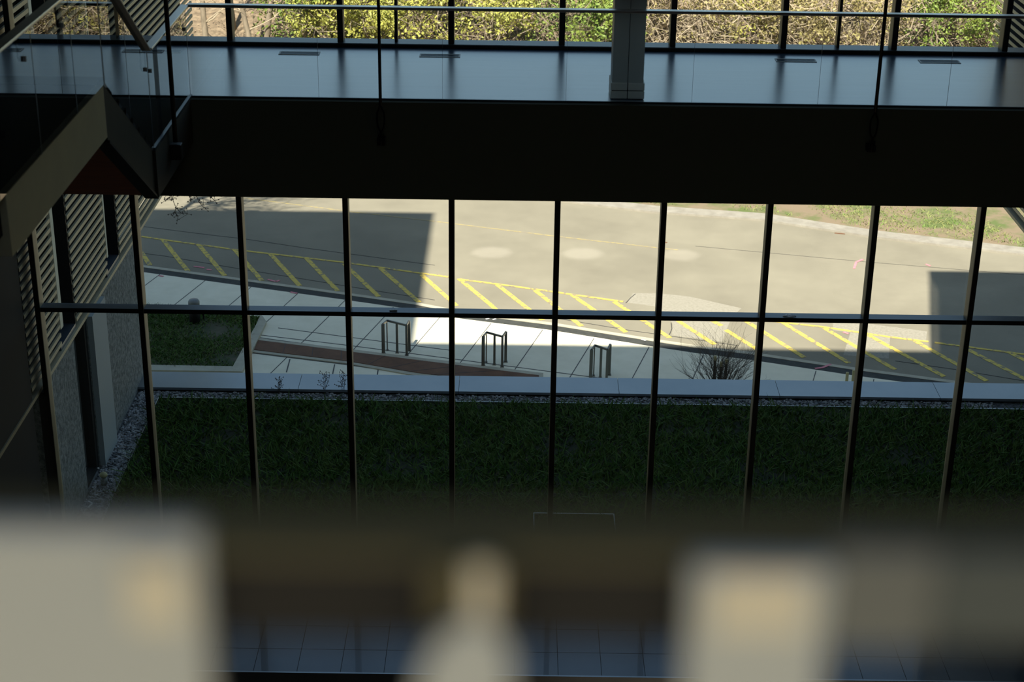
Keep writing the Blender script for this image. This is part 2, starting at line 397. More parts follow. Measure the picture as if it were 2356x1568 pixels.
# planting bed in front of the wing
bed = [at(u, v, SZ+.05) for u, v in ((300,700),(470,712),(598,729),(590,748),(536,845),(300,841))]
bo = [at(u, v, SZ+.05) for u, v in ((300,700),(470,712),(604,729),(613,742),(557,857),(300,853))]
bedroot = empty('planting_bed', (bed[4].x, bed[4].y, SZ), 'raised grassy planting bed with pale concrete edging beside the sidewalk', 'planting bed')
mb = MB()
for i in (2, 3, 4):
    a, b, c, d = bed[i], bed[i+1], bo[i+1], bo[i]
    mb.hexa([(a.x,a.y,SZ),(b.x,b.y,SZ),(c.x,c.y,SZ),(d.x,d.y,SZ),(a.x,a.y,SZ+.09),(b.x,b.y,SZ+.09),(c.x,c.y,SZ+.09),(d.x,d.y,SZ+.09)])
mb.build('concrete_edging', M['curb'], bedroot)
MB().prism([(p.x, p.y) for p in reversed(bed)], SZ, SZ+.05).build('soil', M['turf'], bedroot)
def inpoly(x, y, P):
    r = False
    for i in range(len(P)):
        a, b = P[i], P[i-1]
        if (a.y > y) != (b.y > y) and x < (b.x-a.x)*(y-a.y)/(b.y-a.y)+a.x: r = not r
    return r
bx0, bx1 = min(p.x for p in bed), max(p.x for p in bed); by0, by1 = min(p.y for p in bed), max(p.y for p in bed)
def bed_region(rr):
    while True:
        x, y = rr.uniform(bx0, bx1), rr.uniform(by0, by1)
        if inpoly(x, y, bed) and sin(x*2.3+y)+sin(x*.7-y*2.9)+rr.random()*2.6 > .7: return x, y
blades('bed_grass', 9000, bed_region, M['blade'], h=(.03, .12), w=.013, zfun=lambda x, y: SZ+.045, parent=bedroot)
blades('dry_tufts', 1600, bed_region, M['straw'], h=(.04, .10), w=.010, zfun=lambda x, y: SZ+.045, parent=bedroot, seed=9)

# ------------------------------------------------------------------ setting: green roof
gx0, gy1 = -6.51, 28.18
structure(MB().box(LX, 14, WY, 28.6, RZ-.3, RZ-.03), 'green_roof_slab', M['gravelbed'], 'roof slab under the gravel border')
structure(MB().box(gx0, 14, WY+.15, gy1, RZ-.03, RZ), 'green_roof_bed', M['roofsoil'], 'dark soil bed of the green roof')
# parapet: upstand and flat metal cap
structure(MB().box(LX, 14, 28.60, 29.15, RZ-4.5, -13.385), 'parapet_upstand', M['dark'], 'dark upstand below the metal parapet cap')
mb = MB()
for x0 in [LX+i*3.0 for i in range(8)]:
    mb.hexa([(x0,28.55,-13.385),(x0+2.992,28.55,-13.385),(x0+2.992,29.22,-13.385),(x0,29.22,-13.385),(x0,28.55,-13.335),(x0+2.992,28.55,-13.335),(x0+2.992,29.22,-13.32),(x0,29.22,-13.32)])
structure(mb, 'parapet_cap', M['cap'], 'flat blue grey metal parapet cap along the green roof edge')
mb = MB().box(gx0-.012, gx0, WY+.15, gy1, RZ-.03, RZ+.035).box(gx0, 14, gy1, gy1+.012, RZ-.03, RZ+.035)
tag(mb.build('roof_edging', M['steel']), 'thin metal edging strip between the gravel and the green roof', 'edging')
mb = MB(); rr = random.Random(11)
ico = [(0,0,-1),(.72,-.53,-.45),(-.28,-.85,-.45),(-.89,0,-.45),(-.28,.85,-.45),(.72,.53,-.45),(.28,-.85,.45),(-.72,-.53,.45),(-.72,.53,.45),(.28,.85,.45),(.89,0,.45),(0,0,1)]
icf = [(0,1,2),(1,0,5),(0,2,3),(0,3,4),(0,4,5),(1,5,10),(2,1,6),(3,2,7),(4,3,8),(5,4,9),(1,10,6),(2,6,7),(3,7,8),(4,8,9),(5,9,10),(6,10,11),(7,6,11),(8,7,11),(9,8,11),(10,9,11)]
for i in range(7500):
    if i < 3000: x, y = rr.uniform(LX+.03, gx0-.03), rr.uniform(WY+.1, 28.54)
    else: x, y = rr.uniform(gx0, 9), rr.uniform(gy1+.03, 28.54)
    r = rr.uniform(.014, .032); z = RZ-.03+rr.uniform(.2, .9)*r; b = len(mb.v); ca, sa = cos(i), sin(i); sx, sy, sz = rr.uniform(.7, 1.4), rr.uniform(.6, 1), rr.uniform(.5, .8)
    for p in ico: mb.v.append((x+(p[0]*sx*ca-p[1]*sy*sa)*r, y+(p[0]*sx*sa+p[1]*sy*ca)*r, z+p[2]*sz*r))
    mb.f += [tuple(b+k for k in q) for q in icf]; mb.mi += [0]*20
tag(mb.build('gravel', M['pebble']), 'grey gravel border around the green roof', 'gravel', kind='stuff')
def roof_region(rr):
    while True:
        x, y = rr.uniform(gx0+.03, 9.6), rr.uniform(WY+.3, gy1-.02)
        if sin(x*2.1+y*1.3)+sin(x*.9-y*2.7)+sin(x*4.3)*.4 + rr.random()*2.6 > -.5: return x, y
blades('roof_grass', 30000, roof_region, M['blade'], h=(.04, .17), w=.014, zfun=lambda x, y: RZ-.01, bl=2, label='dense green plants covering the planted roof outside the window', cat='grass')
blades('roof_dry_grass', 900, roof_region, M['straw'], h=(.08, .2), w=.005, zfun=lambda x, y: RZ-.01, bl=2, label='dry straw coloured stalks among the green roof plants', cat='grass', seed=21)
# thin pale frame lying in the plants
f0 = empty('hatch_frame', (1.03, 23.6, RZ+.03), 'thin pale rectangular frame lying on the green roof near the window', 'hatch frame')
MB().bar((.39,23.89,RZ+.10),(1.68,23.89,RZ+.10),.014,.014).bar((.39,23.2,RZ+.10),(.39,23.89,RZ+.10),.014,.014).bar((1.68,23.2,RZ+.10),(1.68,23.89,RZ+.10),.014,.014).bar((.39,23.2,RZ+.10),(1.68,23.2,RZ+.10),.014,.014).build('rim', M['palegrey'], f0)
for fx in (.42, 1.61):
    for fy in (23.22, 23.83): MB().box(fx, fx+.04, fy, fy+.04, RZ-.02, RZ+.1).build('foot', M['dark'], f0)
# little roof lamp on the gravel, and litter
p = at(240, 1112, RZ)
rl = empty('roof_vent', (p.x, p.y, RZ), 'small roof vent with yellowish domed cap standing in the left gravel strip', 'vent')
MB().lathe((p.x,p.y,RZ-.03), [(.055,0),(.055,.12),(.04,.13),(.04,.17)], 14).build('base', M['stucco'], rl, smooth=True)
MB().lathe((p.x,p.y,RZ+.14), [(.06,0),(.068,.02),(.058,.05),(.03,.07),(.005,.075)], 16).build('cap', M['lampyellow'], rl, smooth=True)
for u, v, du, dv, w, lab in ((219,1073,8,4,.03,'small flat white scrap on the gravel beside the stucco wall'), (203,1152,9,5,.028,'short bent white strip on the gravel at the foot of the wall'), (331,850,2,6,.03,'tiny cream coloured scrap at the end of the parapet')):
    z = RZ+.02 if v > 900 else -13.30
    a, b = at(u, v, z), at(u+du, v+dv, z)
    mb = MB().bar(a, b, w, .012)
    if v > 1100: mb.bar(b, at(u, v+15, z), w*.8, .012)
    tag(mb.build('litter_scrap', M['white']), lab, 'litter')
# dead weed stalks by the parapet
def weed(u, v, h, lab, seed):
    rr = random.Random(seed); p = at(u, v, RZ); mb = MB(); root = Vector((p.x, p.y, RZ-.03))
    for k in range(3):
        q = [root]; d = Vector((rr.gauss(0, .12), rr.gauss(0, .1), 1))
        for i in range(6): q.append(q[-1]+d*h/6); d += Vector((rr.gauss(0, .12), rr.gauss(0, .1), 0))
        mb.tube(q, [.005-.0006*i for i in range(7)], 5)
        for i in range(2, 7):
            for _ in range(2):
                e = q[i]+Vector((rr.gauss(0, .05), rr.gauss(0, .05), .05)); mb.tube([q[i], e], .003, 4)
                mb.lathe(e, [(.003,-.01),(.010,0),(.003,.012)], 5)
    tag(mb.build('dead_weed', M['darktwig']), lab, 'weed', 'dead weeds on the gravel strip')
weed(642, 905, .30, 'short dead weed stalk in front of the parapet', 1)
weed(745, 902, .42, 'taller branching dead weed stalk in front of the parapet', 2)
weed(790, 900, .36, 'thin dead weed stalk beside a mullion at the parapet', 3)

# ------------------------------------------------------------------ setting: building shell
TOP = 3.6
structure(MB().box(LX-.35, LX, -26, 22.2, GZ, TOP), 'wall_left', M['inner'], 'dark inner wall on the left of the atrium')
structure(MB().box(RX, RX+.4, -26, 22.2, GZ, TOP), 'wall_right', M['inner'], 'dark inner wall on the right of the atrium')
structure(MB().box(LX-.35, RX+.4, -26.4, -26, GZ, TOP), 'wall_back', M['inner'], 'inner wall behind the viewpoint')
structure(MB().box(LX-.35, RX+.4, 4, WY+.2, GZ-.3, GZ), 'floor', M['groundfloor'], 'ground floor of the atrium')
structure(MB().box(LX-.35, RX+.4, -26.4, 4, GZ-.3, GZ), 'floor_back', M['palefloor'], 'pale floor at the back of the atrium')
# roof; the openings near the balcony are added to light the foreground
sx0, sx1 = -3.2, 3.2
roof = MB()
for ya, yb in ((-12.4, -8.0), (-3.4, -1.4), (2.4, 23.0)): roof.box(LX-.35, RX+.4, ya, yb, TOP, TOP+.4)
for ya, yb in ((-8.0, -3.4), (-1.4, 2.4)): roof.box(LX-.35, sx0 if ya < -5 else -1.6, ya, yb, TOP, TOP+.4).box(sx1 if ya < -5 else 1.6, RX+.4, ya, yb, TOP, TOP+.4)
def holed(mb, x0, x1, y0, y1, z0, z1, cx, cy, rad, n=32):
    b = len(mb.v)
    for k in range(n):
        t = 2*pi*(k+.5)/n; c, s_ = cos(t), sin(t)
        f = min((x1-cx)/c if c > 0 else (x0-cx)/c, (y1-cy)/s_ if s_ > 0 else (y0-cy)/s_)
        for z in (z0, z1): mb.v += [(cx+rad*c, cy+rad*s_, z), (cx+f*c, cy+f*s_, z)]
    for k in range(n):
        i, j = b+4*k, b+4*((k+1) % n)
        mb.f += [(i, i+1, j+1, j), (i+2, j+2, j+3, i+3), (i, j, j+2, i+2)]; mb.mi += [0, 0, 0]
roof.box(LX-.35, RX+.4, -26, -23.2, TOP, TOP+.4).box(LX-.35, RX+.4, -20, -12.4, TOP, TOP+.4).box(LX-.35, -5.95, -23.2, -20, TOP, TOP+.4).box(2.6, RX+.4, -23.2, -20, TOP, TOP+.4)
for hx, xa, xb in ((-4.6, -5.95, -3.2), (-1.8, -3.2, -.3), (1.15, -.3, 2.6)): holed(roof, xa, xb, -23.2, -20, TOP, TOP+.4, hx, -21.5, .66)
structure(roof, 'ceiling', M['ceiling'], 'atrium roof with openings added to light the foreground rail')
# wings whose roofs shade the road
structure(MB().box(-60, -7.33, -10, 33.8, TOP, TOP+.4).box(-7.33, -6.58, 23.0, 33.8, TOP, TOP+.4), 'wing_roof_left', M['ceiling'], 'roof of the left wing')
structure(MB().box(RX, 60, 0, 32.6, -.6, -.2), 'wing_roof_right', M['ceiling'], 'roof of the right wing')
structure(MB().box(RX+.4, 60, -1, 0, GZ, -.6), 'wing_wall_right_back', M['stucco'], 'rear wall of the right wing')
structure(MB().box(RX+.35, 60, 32.2, 32.6, -10.15, -.6), 'wing_wall_right', M['stucco'], 'end wall of the right wing')
structure(MB().box(-24, LX-.5, 33.2, 33.6, -10.6, TOP).box(-60, LX-.35, -11, -10, GZ, TOP), 'wing_wall_left', M['stucco'], 'end wall of the left wing')

# louvres
def louvre(y0, y1, z0, z1, x, sgn, name, label):
    root = empty(name, (x, (y0+y1)/2, z0), label, 'louvre screen')
    mb = MB(); z = z0+.10
    while z < z1:
        mb.box(min(x, x-sgn*.035), max(x, x-sgn*.012), y0, y1, z, z+.062)
        z += .144
    mb.build('slats', M['louver'], root)
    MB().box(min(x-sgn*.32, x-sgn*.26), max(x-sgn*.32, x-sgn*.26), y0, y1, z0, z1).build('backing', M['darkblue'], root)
    return root
LT = .2
segs = [(22.25, 23.98), (24.92, 27.14), (28.08, 36.1)]
names = ['bronze louvre screen nearest the glass wall on the left', 'bronze louvre screen between the two tall black recesses', 'bronze louvre screen at the outer end of the left wing']
for (a, b), nm in zip(segs, names): louvre(a, b, -10.60, LT, LX, 1, 'louvre_screen', nm)
louvre(22.95, 32.6, -10.15, -.62, RX, -1, 'louvre_screen', 'bronze louvre screen of the right wing at the frame edge')
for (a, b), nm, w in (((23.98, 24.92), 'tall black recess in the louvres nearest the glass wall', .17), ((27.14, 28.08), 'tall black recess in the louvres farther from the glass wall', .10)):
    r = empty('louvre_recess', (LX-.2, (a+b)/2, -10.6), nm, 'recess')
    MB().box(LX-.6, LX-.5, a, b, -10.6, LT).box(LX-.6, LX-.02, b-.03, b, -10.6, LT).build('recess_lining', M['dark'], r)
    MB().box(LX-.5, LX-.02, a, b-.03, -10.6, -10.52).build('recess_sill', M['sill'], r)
    MB().box(LX-.06, LX, a+.02, a+w, -10.25, LT).build('slit_view_strip', M['concrete'], r)  # pale strip stands in for sunlit ground seen through the slit
structure(MB().box(LX-.16, LX+.02, 5, 36.1, -10.66, -10.60), 'trim_4', M['louver'], 'bronze trim along the foot of the louvres')
structure(MB().box(RX-.02, RX+.16, 22.3, 32.6, -10.21, -10.15), 'trim_5', M['louver'], 'bronze trim along the foot of the right louvres')
# stucco wall with tall window under the louvres
structure(MB().box(LX-.4, LX, WY+.1, 24.62, GZ, -10.66).box(LX-.4, LX, 25.5, 29.25, GZ, -10.66).box(LX-.4, LX, 24.62, 25.5, GZ, RZ-.02), 'wall_wing', M['stucco'], 'rough grey stucco wall of the left wing beside the green roof')
w2 = empty('window_2', (LX, 25.2, RZ), 'tall dark narrow window in the stucco wall', 'window', kind='structure')
MB().box(LX-.2, LX-.02, 25.35, 25.5, RZ, -10.66).box(LX-.2, LX-.02, 24.62, 24.66, RZ, -10.66).box(LX-.2, LX-.02, 24.66, 25.35, RZ, RZ+.06).build('window_frame', M['dark'], w2)
MB().poly([(LX-.1, 24.66, RZ+.06), (LX-.1, 25.35, RZ+.06), (LX-.1, 25.35, -10.66), (LX-.1, 24.66, -10.66)]).build('pane', M['glass'], w2)
tag(MB().box(LX, LX+.09, 25.52, 26.42, RZ, -10.66).build('wall_panel', M['panel']), 'tall pale panel on the stucco wall beside the narrow window', 'panel')

# ------------------------------------------------------------------ the glass wall (window_1)
W = empty('window_1', (0, WY, RZ), 'tall glass wall with dark bronze mullions looking on the road', 'window', kind='structure')
WT = -0.9
mxs = [-6.88+1.5*k for k in range(11)]
for x in mxs:
    MB().box(x-.037, x+.037, WY-.17, WY+.05, RZ, WT).build('mullion', M['frame'], W)
    MB().box(x+.037, x+.040, WY-.155, WY+.04, RZ, WT).box(x-.040, x-.037, WY-.155, WY+.04, RZ, WT).build('mullion_side', M['warmside'], W)
for x in (mxs[3]+.75, mxs[7]+.75):
    MB().box(x-.02, x+.02, WY-.10, WY+.04, BZ, WT).build('thin_mullion', M['frame'], W)
MB().box(mxs[0], mxs[-1], WY-.15, WY+.04, -9.375, -9.31).build('transom', M['frame'], W)
MB().box(mxs[0], mxs[-1], WY-.148, WY+.04, -9.31, -9.306).build('transom_cap', M['sill'], W)
MB().box(mxs[0], mxs[-1], WY-.15, WY+.04, RZ-.05, RZ+.06).build('bottom_rail', M['frame'], W)
for i in range(10):
    for z0, z1 in ((RZ+.06, -9.375), (-9.306, BZ), (BZ, WT)):
        MB().poly([(mxs[i]+.04, WY, z0), (mxs[i+1]-.04, WY, z0), (mxs[i+1]-.04, WY, z1), (mxs[i]+.04, WY, z1)]).build('pane', M['glass'], W)
structure(MB().box(mxs[0], mxs[-1], 22.50, WY+.06, BZ-.02, -5.355), 'trim_6', M['frame'], 'black kerb rail at the foot of the upper windows')
structure(MB().box(mxs[0], mxs[-1], 22.52, WY+.06, -5.355, -5.35), 'trim_7', M['sill'], 'blue grey sill on the kerb rail of the upper windows')
structure(MB().box(LX, RX+.3, WY-.1, WY+.1, GZ, RZ-.05), 'wall_below_window', M['inner'], 'dark wall below the glass wall')
structure(MB().box(LX-.02, RX-.01, WY-.1, WY+.06, WT, TOP), 'wall_sky_block', M['inner'], 'unseen dark wall added above the glass wall to cut sky light')  # added out of view to hold sky light off the interior
structure(MB().box(mxs[-1], RX-.01, WY-.17, WY+.06, RZ, WT), 'wall_far_right', M['inner'], 'dark wall end right of the glass wall')
structure(MB().box(LX-.02, mxs[0]-.037, WY-.17, WY+.06, RZ, -10.66), 'wall_far_left', M['inner'], 'dark wall end left of the glass wall')
# small scraps on the transom
a = aty(905, 704, WY-.08)
tag(MB().bar((a.x-.055, WY-.08, -9.298), (a.x+.055, WY-.08, -9.292), .05, .014).build('paper_scrap', M['palegrey'], bevel=.002), 'small flat paper scrap lying on the transom above the first post frame', 'scrap')
rr = random.Random(4); c = aty(1817, 716, WY-.09); mb = MB(); n = 9
for i in range(n):
    for j in range(5):
        t = i/(n-1)-.5; s_ = j/4-.5
        mb.v.append((c.x+t*.19+rr.gauss(0,.006), WY-.085+s_*.11*(1-abs(t)*1.5)+rr.gauss(0,.004), -9.304+max(.001, (.012*(1-abs(t)*2))*(1+s_)+rr.uniform(0,.012))))
for i in range(n-1):
    for j in range(4): mb.f.append((i*5+j, (i+1)*5+j, (i+1)*5+j+1, i*5+j+1)); mb.mi.append(0)
o = mb.build('crumpled_wrapper', M['plastic']); tag(o, 'crumpled white wrapper lying on the transom right of centre', 'litter')
sm = o.modifiers.new('thick', 'SOLIDIFY'); sm.thickness = .003

# ------------------------------------------------------------------ bridge
structure(MB().box(LX, RX, BY, WY-.25+.01, BZ-.25, BZ), 'walkway_floor', M['deck'], 'polished blue grey floor of the suspended walkway')
structure(MB().box(-3.94, RX, BY-.12, BY, -6.62, BZ+.0).box(-4.62, -3.94, BY-.12, BY, -6.62, BZ-.25), 'walkway_fascia', M['fascia'], 'tall black fascia of the suspended walkway')
structure(MB().box(LX, -3.94, 17.65, BY, BZ-.2, BZ-.002), 'side_landing_floor', M['darkcarpet'], 'dark floor of the side walkway at the foot of the stair')
structure(MB().box(-3.96, -3.90, 17.62, BY-.12, -5.93, BZ-.0), 'side_landing_edge', M['shadetan'], 'edge fascia of the side walkway beside the black fascia')
structure(MB().box(LX, -3.96, 17.60, 17.66, -5.88, BZ-.15), 'wood_fascia', M['wood'], 'red brown wood boards under the stair')
structure(MB().box(LX, RX, BY-.02, BY, BZ-.0, BZ+.02).box(-3.93,-3.90,17.62,BY,BZ,BZ+.035), 'trim_8', M['sill'], 'metal base channel along the walkway glass')

def vent(x, y, lab):
    r = empty('floor_vent', (x, y, BZ), lab, 'floor vent', 'floor vents in the walkway')
    MB().box(x-.27, x+.27, y-.085, y-.065, BZ, BZ+.006).box(x-.27, x+.27, y+.065, y+.085, BZ, BZ+.006).box(x-.27, x-.25, y-.065, y+.065, BZ, BZ+.006).box(x+.25, x+.27, y-.065, y+.065, BZ, BZ+.006).build('vent_frame', M['shoe'], r)
    m_ = MB()
    for k in range(8): m_.box(x-.25, x+.25, y-.06+k*.016, y-.053+k*.016, BZ, BZ+.004)
    m_.build('grille', M['sill'], r)
for x, y, lab in ((-4.72, 22.12, 'floor vent seen through the stair glass at far left'), (-2.88, 22.11, 'floor vent left of the nearest black hanger rod'), (-1.01, 22.08, 'floor vent right of the middle hanger rod'), (3.72, 22.09, 'floor vent right of the grey column'), (5.64, 22.13, 'floor vent nearest the right edge of the picture')):
    vent(x, y, lab)

# glass balustrades
def balustrade(name, label, pts, zb, joints, top_mat, rail_r=.034, gm='bglass'):
    """pts: two ends (x,y,zbase) of one run; joints: fractions where panes meet"""
    a, b = Vector(pts[0]), Vector(pts[1]); up = Vector((0, 0, 1.1))
    r = empty(name, tuple(a), label, 'balustrade')
    js = [0]+joints+[1]
    for s_, t_ in zip(js[:-1], js[1:]):
        L = (b-a).length; g = .004/L
        p, q = a.lerp(b, s_+g), a.lerp(b, t_-g)
        MB().poly([p, q, q+up*.985, p+up*.985]).build('glass_panel', M[gm], r)
        pe = MB().bar(q, q+up*.985, .003, .011)
        pe.build('panel_edge', M['sill'], r)
    MB().bar(a+up, b+up, .10, rail_r).build('handrail', top_mat, r, bevel=.006)
    return r
xs = [-3.90+1.515*k for k in range(9)]
jj = [at(u, 238, BZ).x for u in (730, 1018, 1303, 1592, 1879, 2171)]
span = RX-(-3.90)
b1 = balustrade('glass_balustrade', 'long glass balustrade with round rail along the walkway edge', ((-3.90, BY+.01, BZ+.01), (RX, BY+.01, BZ+.01)), BZ, [(x+3.90)/span for x in jj]+[.93], M['railsteel'])
b2 = balustrade('glass_balustrade', 'short glass balustrade between the stair foot and the walkway corner', ((-3.92, 17.66, BZ+.01), (-3.92, BY-.01, BZ+.01)), BZ, [.5], M['railsteel'], .026, gm='sideglass')
b3 = balustrade('stair_balustrade', 'sloping glass balustrade along the stair', ((-3.92, 15.74, -4.17+.01), (-3.92, 17.62, BZ+.01)), BZ, [.5], M['steelpaint'], .022, gm='sideglass')
b4 = balustrade('landing_balustrade', 'glass balustrade with blue lit rail along the upper landing', ((-3.92, 11.0, -4.16), (-3.92, 15.70, -4.16)), -4.16, [.26, .52, .78], M['railsteel'], .028, gm='sideglass')
for bal, pz in ((b2, [(17.72, BZ), (19.7, BZ)]), (b3, [(17.5, -5.33)]), (b4, [(15.6, -4.16), (14.4, -4.16), (13.2, -4.16), (12.35, -4.16)])):
    for y, z in pz:
        MB().box(-3.96, -3.90, y-.012, y+.012, z+.84, z+.88).box(-3.97, -3.955, y-.008, y+.008, z+.86, z+1.08).build('rail_clamp', M['steelpaint'], bal)

# stair and landing
st = empty('staircase', (-3.94, 16.7, BZ), 'dark staircase with deep tan stringer rising from walkway to landing', 'staircase')
def sheet(y0, z0a, z0b, y1, z1a, z1b, x0, x1):
    return MB().hexa([(x0,y0,z0a),(x1,y0,z0a),(x1,y1,z1a),(x0,y1,z1a),(x0,y0,z0b),(x1,y0,z0b),(x1,y1,z1b),(x0,y1,z1b)])
sheet(15.70, -4.71, -4.16, 17.62, -5.93, BZ, -3.98, -3.93).build('stringer', M['shadetan'], st)
sheet(15.70, -4.74, -4.71, 17.66, -5.96, -5.93, -4.06, -3.91).build('stringer_lip', M['dark'], st)
sheet(15.70, -4.70, -4.4, 17.6, -5.90, -5.6, -6.9, -3.99).build('soffit', M['wood'], st)
m_ = MB()
for k in range(7):
    y = 17.6-k*.27; z = BZ+.177*(k+1)
    m_.box(-5.9, -3.99, y-.30, y, z-.2, z-.0)
m_.build('treads', M['darkcarpet'], st)
ld = empty('stair_landing', (-5.4, 14, -4.65), 'upper landing with tan plaster fascia at the left edge', 'landing')
MB().box(-3.99, -3.93, 12.40, 15.70, -4.68, -4.16).box(-6.9, -3.99, 12.40, 12.46, -4.68, -4.16).build('landing_fascia', M['tan'], ld)
MB().box(-6.9, -3.99, 12.46, 15.70, -4.5, -4.17).build('landing_floor', M['darkcarpet'], ld)
MB().box(-6.9, -3.99, 12.46, 15.70, -4.62, -4.5).build('landing_soffit', M['wood'], ld)
ld2 = MB().box(-6.9, -3.985, 8.0, 12.39, -4.5, -4.17).build('upper_walkway', M['inner'])
tag(ld2, 'upper walkway', 'structure', kind='structure')

# column on the walkway
cl = empty('grey_column', (1.35, 20.2, BZ), 'square grey column rising from the walkway edge', 'column')
MB().box(1.17, 1.55, 20.03, 20.40, BZ+.20, TOP).build('column_shaft', M['steelpaint'], cl)
MB().box(1.357, 1.363, 20.028, 20.03, BZ+.2, TOP).build('seam', M['joint'], cl)
MB().box(1.155, 1.355, 20.015, 20.415, BZ+.11, BZ+.20).box(1.365, 1.565, 20.015, 20.415, BZ+.11, BZ+.20).box(1.155, 1.355, 20.005, 20.42, BZ+.01, BZ+.10).box(1.365, 1.565, 20.005, 20.42, BZ+.01, BZ+.10).build('column_shoe', M['shoe'], cl, bevel=.004)
MB().box(1.355, 1.365, 20.03, 20.40, BZ, BZ+.2).box(1.17, 1.55, 20.03, 20.4, BZ, BZ+.11).build('shoe_core', M['dark'], cl)
# hanger rods
def hanger(x, lab, y=19.6, zt=BZ, plate=False, r=.019):
    h = empty('hanger_rod', (x, y, zt-.45), lab, 'hanger rod', 'hanger rods carrying the walkway')
    MB().tube([(x, y, zt+.0), (x, y, TOP)], r, 10).build('rod', M['black'], h, smooth=True)
    if not plate:
        n = 16; ring = []
        for k in range(n+1):
            t = 2*pi*k/n; ring.append((x+.045*sin(t)*(1 if cos(t) < .6 else .6), y, zt-.16+.16*cos(t)))
        MB().tube(ring, .010, 8, cap=False).build('turnbuckle', M['black'], h, smooth=True)
        MB().tube([(x, y, zt-.32), (x, y, zt-.50)], .012, 8).tube([(x-.03, y, zt-.36), (x-.03, y, zt-.50)], .007, 8).tube([(x+.03, y, zt-.36), (x+.03, y, zt-.50)], .007, 8).build('clevis', M['black'], h, smooth=True)
        MB().box(x-.05, x+.05, y, BY-.12, zt-.50, zt-.42).build('bracket', M['black'], h)
    if plate: MB().box(-3.91, x+.07, y-.06, y+.06, zt-.20, zt-.02).build('end_plate', M['frame'], h, bevel=.01)
hanger(-1.61, 'middle black hanger rod with turnbuckle before the fascia')
hanger(4.30, 'right black hanger rod with turnbuckle before the fascia', r=.022)
hanger(-3.84, 'left black hanger rod ending in a plate at the walkway corner', y=18.4, zt=BZ-.13, plate=True, r=.026)

# lower tiled walkway
structure(MB().box(LX, RX, 20.06, WY-.1, -14.0, -13.8), 'lower_floor', M['tile'], 'blue grey tiled floor of the lower walkway')
mb = MB()
for k in range(26): mb.box(-6.7+k*.618, -6.692+k*.618, 20.1, WY-.1, -13.8, -13.799)
for y in (20.66, 21.27, 21.88): mb.box(LX, RX, y, y+.006, -13.8, -13.799)
structure(mb, 'trim_9', M['joint'], 'thin dark tile joints of the lower walkway')
structure(MB().box(LX, RX, 20.03, 20.06, -14.1, -13.775), 'trim_10', M['cap'], 'pale metal edge strip of the lower walkway')

# ------------------------------------------------------------------ balcony and near guard rail
structure(MB().box(LX, RX, -6, .50, -1.8, -1.5), 'balcony_floor', M['balcony'], 'balcony floor at the viewpoint')
g = empty('guard_rail', (0, .66, -1.5), 'blurred olive bronze guard rail with pale enamel posts in the foreground', 'guard rail')
MB().box(-2.2, 2.2, .650, .684, -.429, -.384).build('rail_shaded_body', M['dark'], g, bevel=.002)  # dark colour stands for the shaded lower half of the rail
MB().box(-2.2, 2.2, .640, .686, -.384, -.376).build('top_rail', M['rail'], g, bevel=.004)
y0 = .632
def X(u, v): return aty(u, v, y0).x
def Z(u, v): return aty(u, v, y0).z
MB().box(-.46, X(468, 1400), y0, y0+.012, -1.5, Z(1178, 1236)).build('wide_post', M['palegrey'], g, bevel=.002)
MB().box(X(300,1400), X(430, 1400), y0-.004, y0, Z(1178, 1440), Z(1178, 1290)).build('cream_patch', M['cream'], g, bevel=.001)  # thin cream patch on the face of the post
MB().box(X(985, 1400), X(1165, 1400), y0, y0+.012, Z(1178, 1455), Z(1178, 1300)).build('clamp_neck', M['rail'], g, bevel=.003)
MB().box(X(1078, 1400), X(1135, 1400), y0-.005, y0, Z(1178, 1450), Z(1178, 1290)).build('clamp_tongue', M['cream'], g, bevel=.002)
zz = [Z(1078, v) for v in (1415, 1440, 1475, 1520, 1570, 1640)]
lf = [X(u, 1480) for u in (1070, 1035, 1000, 978, 962, 950)]; rt = [X(u, 1480) for u in (1120, 1142, 1168, 1176, 1172, 1175)]
mb = MB()
poly = [(x, z) for x, z in zip(lf, zz)]+[(x, z) for x, z in reversed(list(zip(rt, zz)))]
n = len(poly); mb.v += [(x, y0-.008, z) for x, z in poly]+[(x, y0+.006, z) for x, z in poly]
mb.f.append(tuple(range(n))); mb.f.append(tuple(reversed(range(n, 2*n)))); mb.mi += [0, 0]
for i in range(n): j = (i+1) % n; mb.f.append((i, i+n, j+n, j)); mb.mi.append(0)
mb.build('flared_bracket', M['palegrey'], g)
MB().box(X(965,1500), X(1172,1500), y0-.002, y0+.01, -1.5, zz[-1]).build('narrow_post', M['palegrey'], g)
MB().box(X(1588, 1400), X(1905, 1400), y0, y0+.012, -1.5, Z(1178, 1300)).build('wide_post', M['palegrey'], g, bevel=.002)
MB().box(X(1640,1400), X(1850, 1400), y0-.004, y0, Z(1178, 1440), Z(1178, 1300)).build('cream_patch', M['cream'], g, bevel=.001)
MB().box(X(1905, 1400), X(2150, 1400), y0+.001, y0+.013, Z(1178, 1485), Z(1178, 1260)).build('grey_plate', M['greypanel'], g, bevel=.002)
MB().box(X(2150, 1400), .50, y0+.001, y0+.013, Z(1178, 1470), Z(1178, 1260)).build('grey_plate', M['darkplate'], g, bevel=.002)

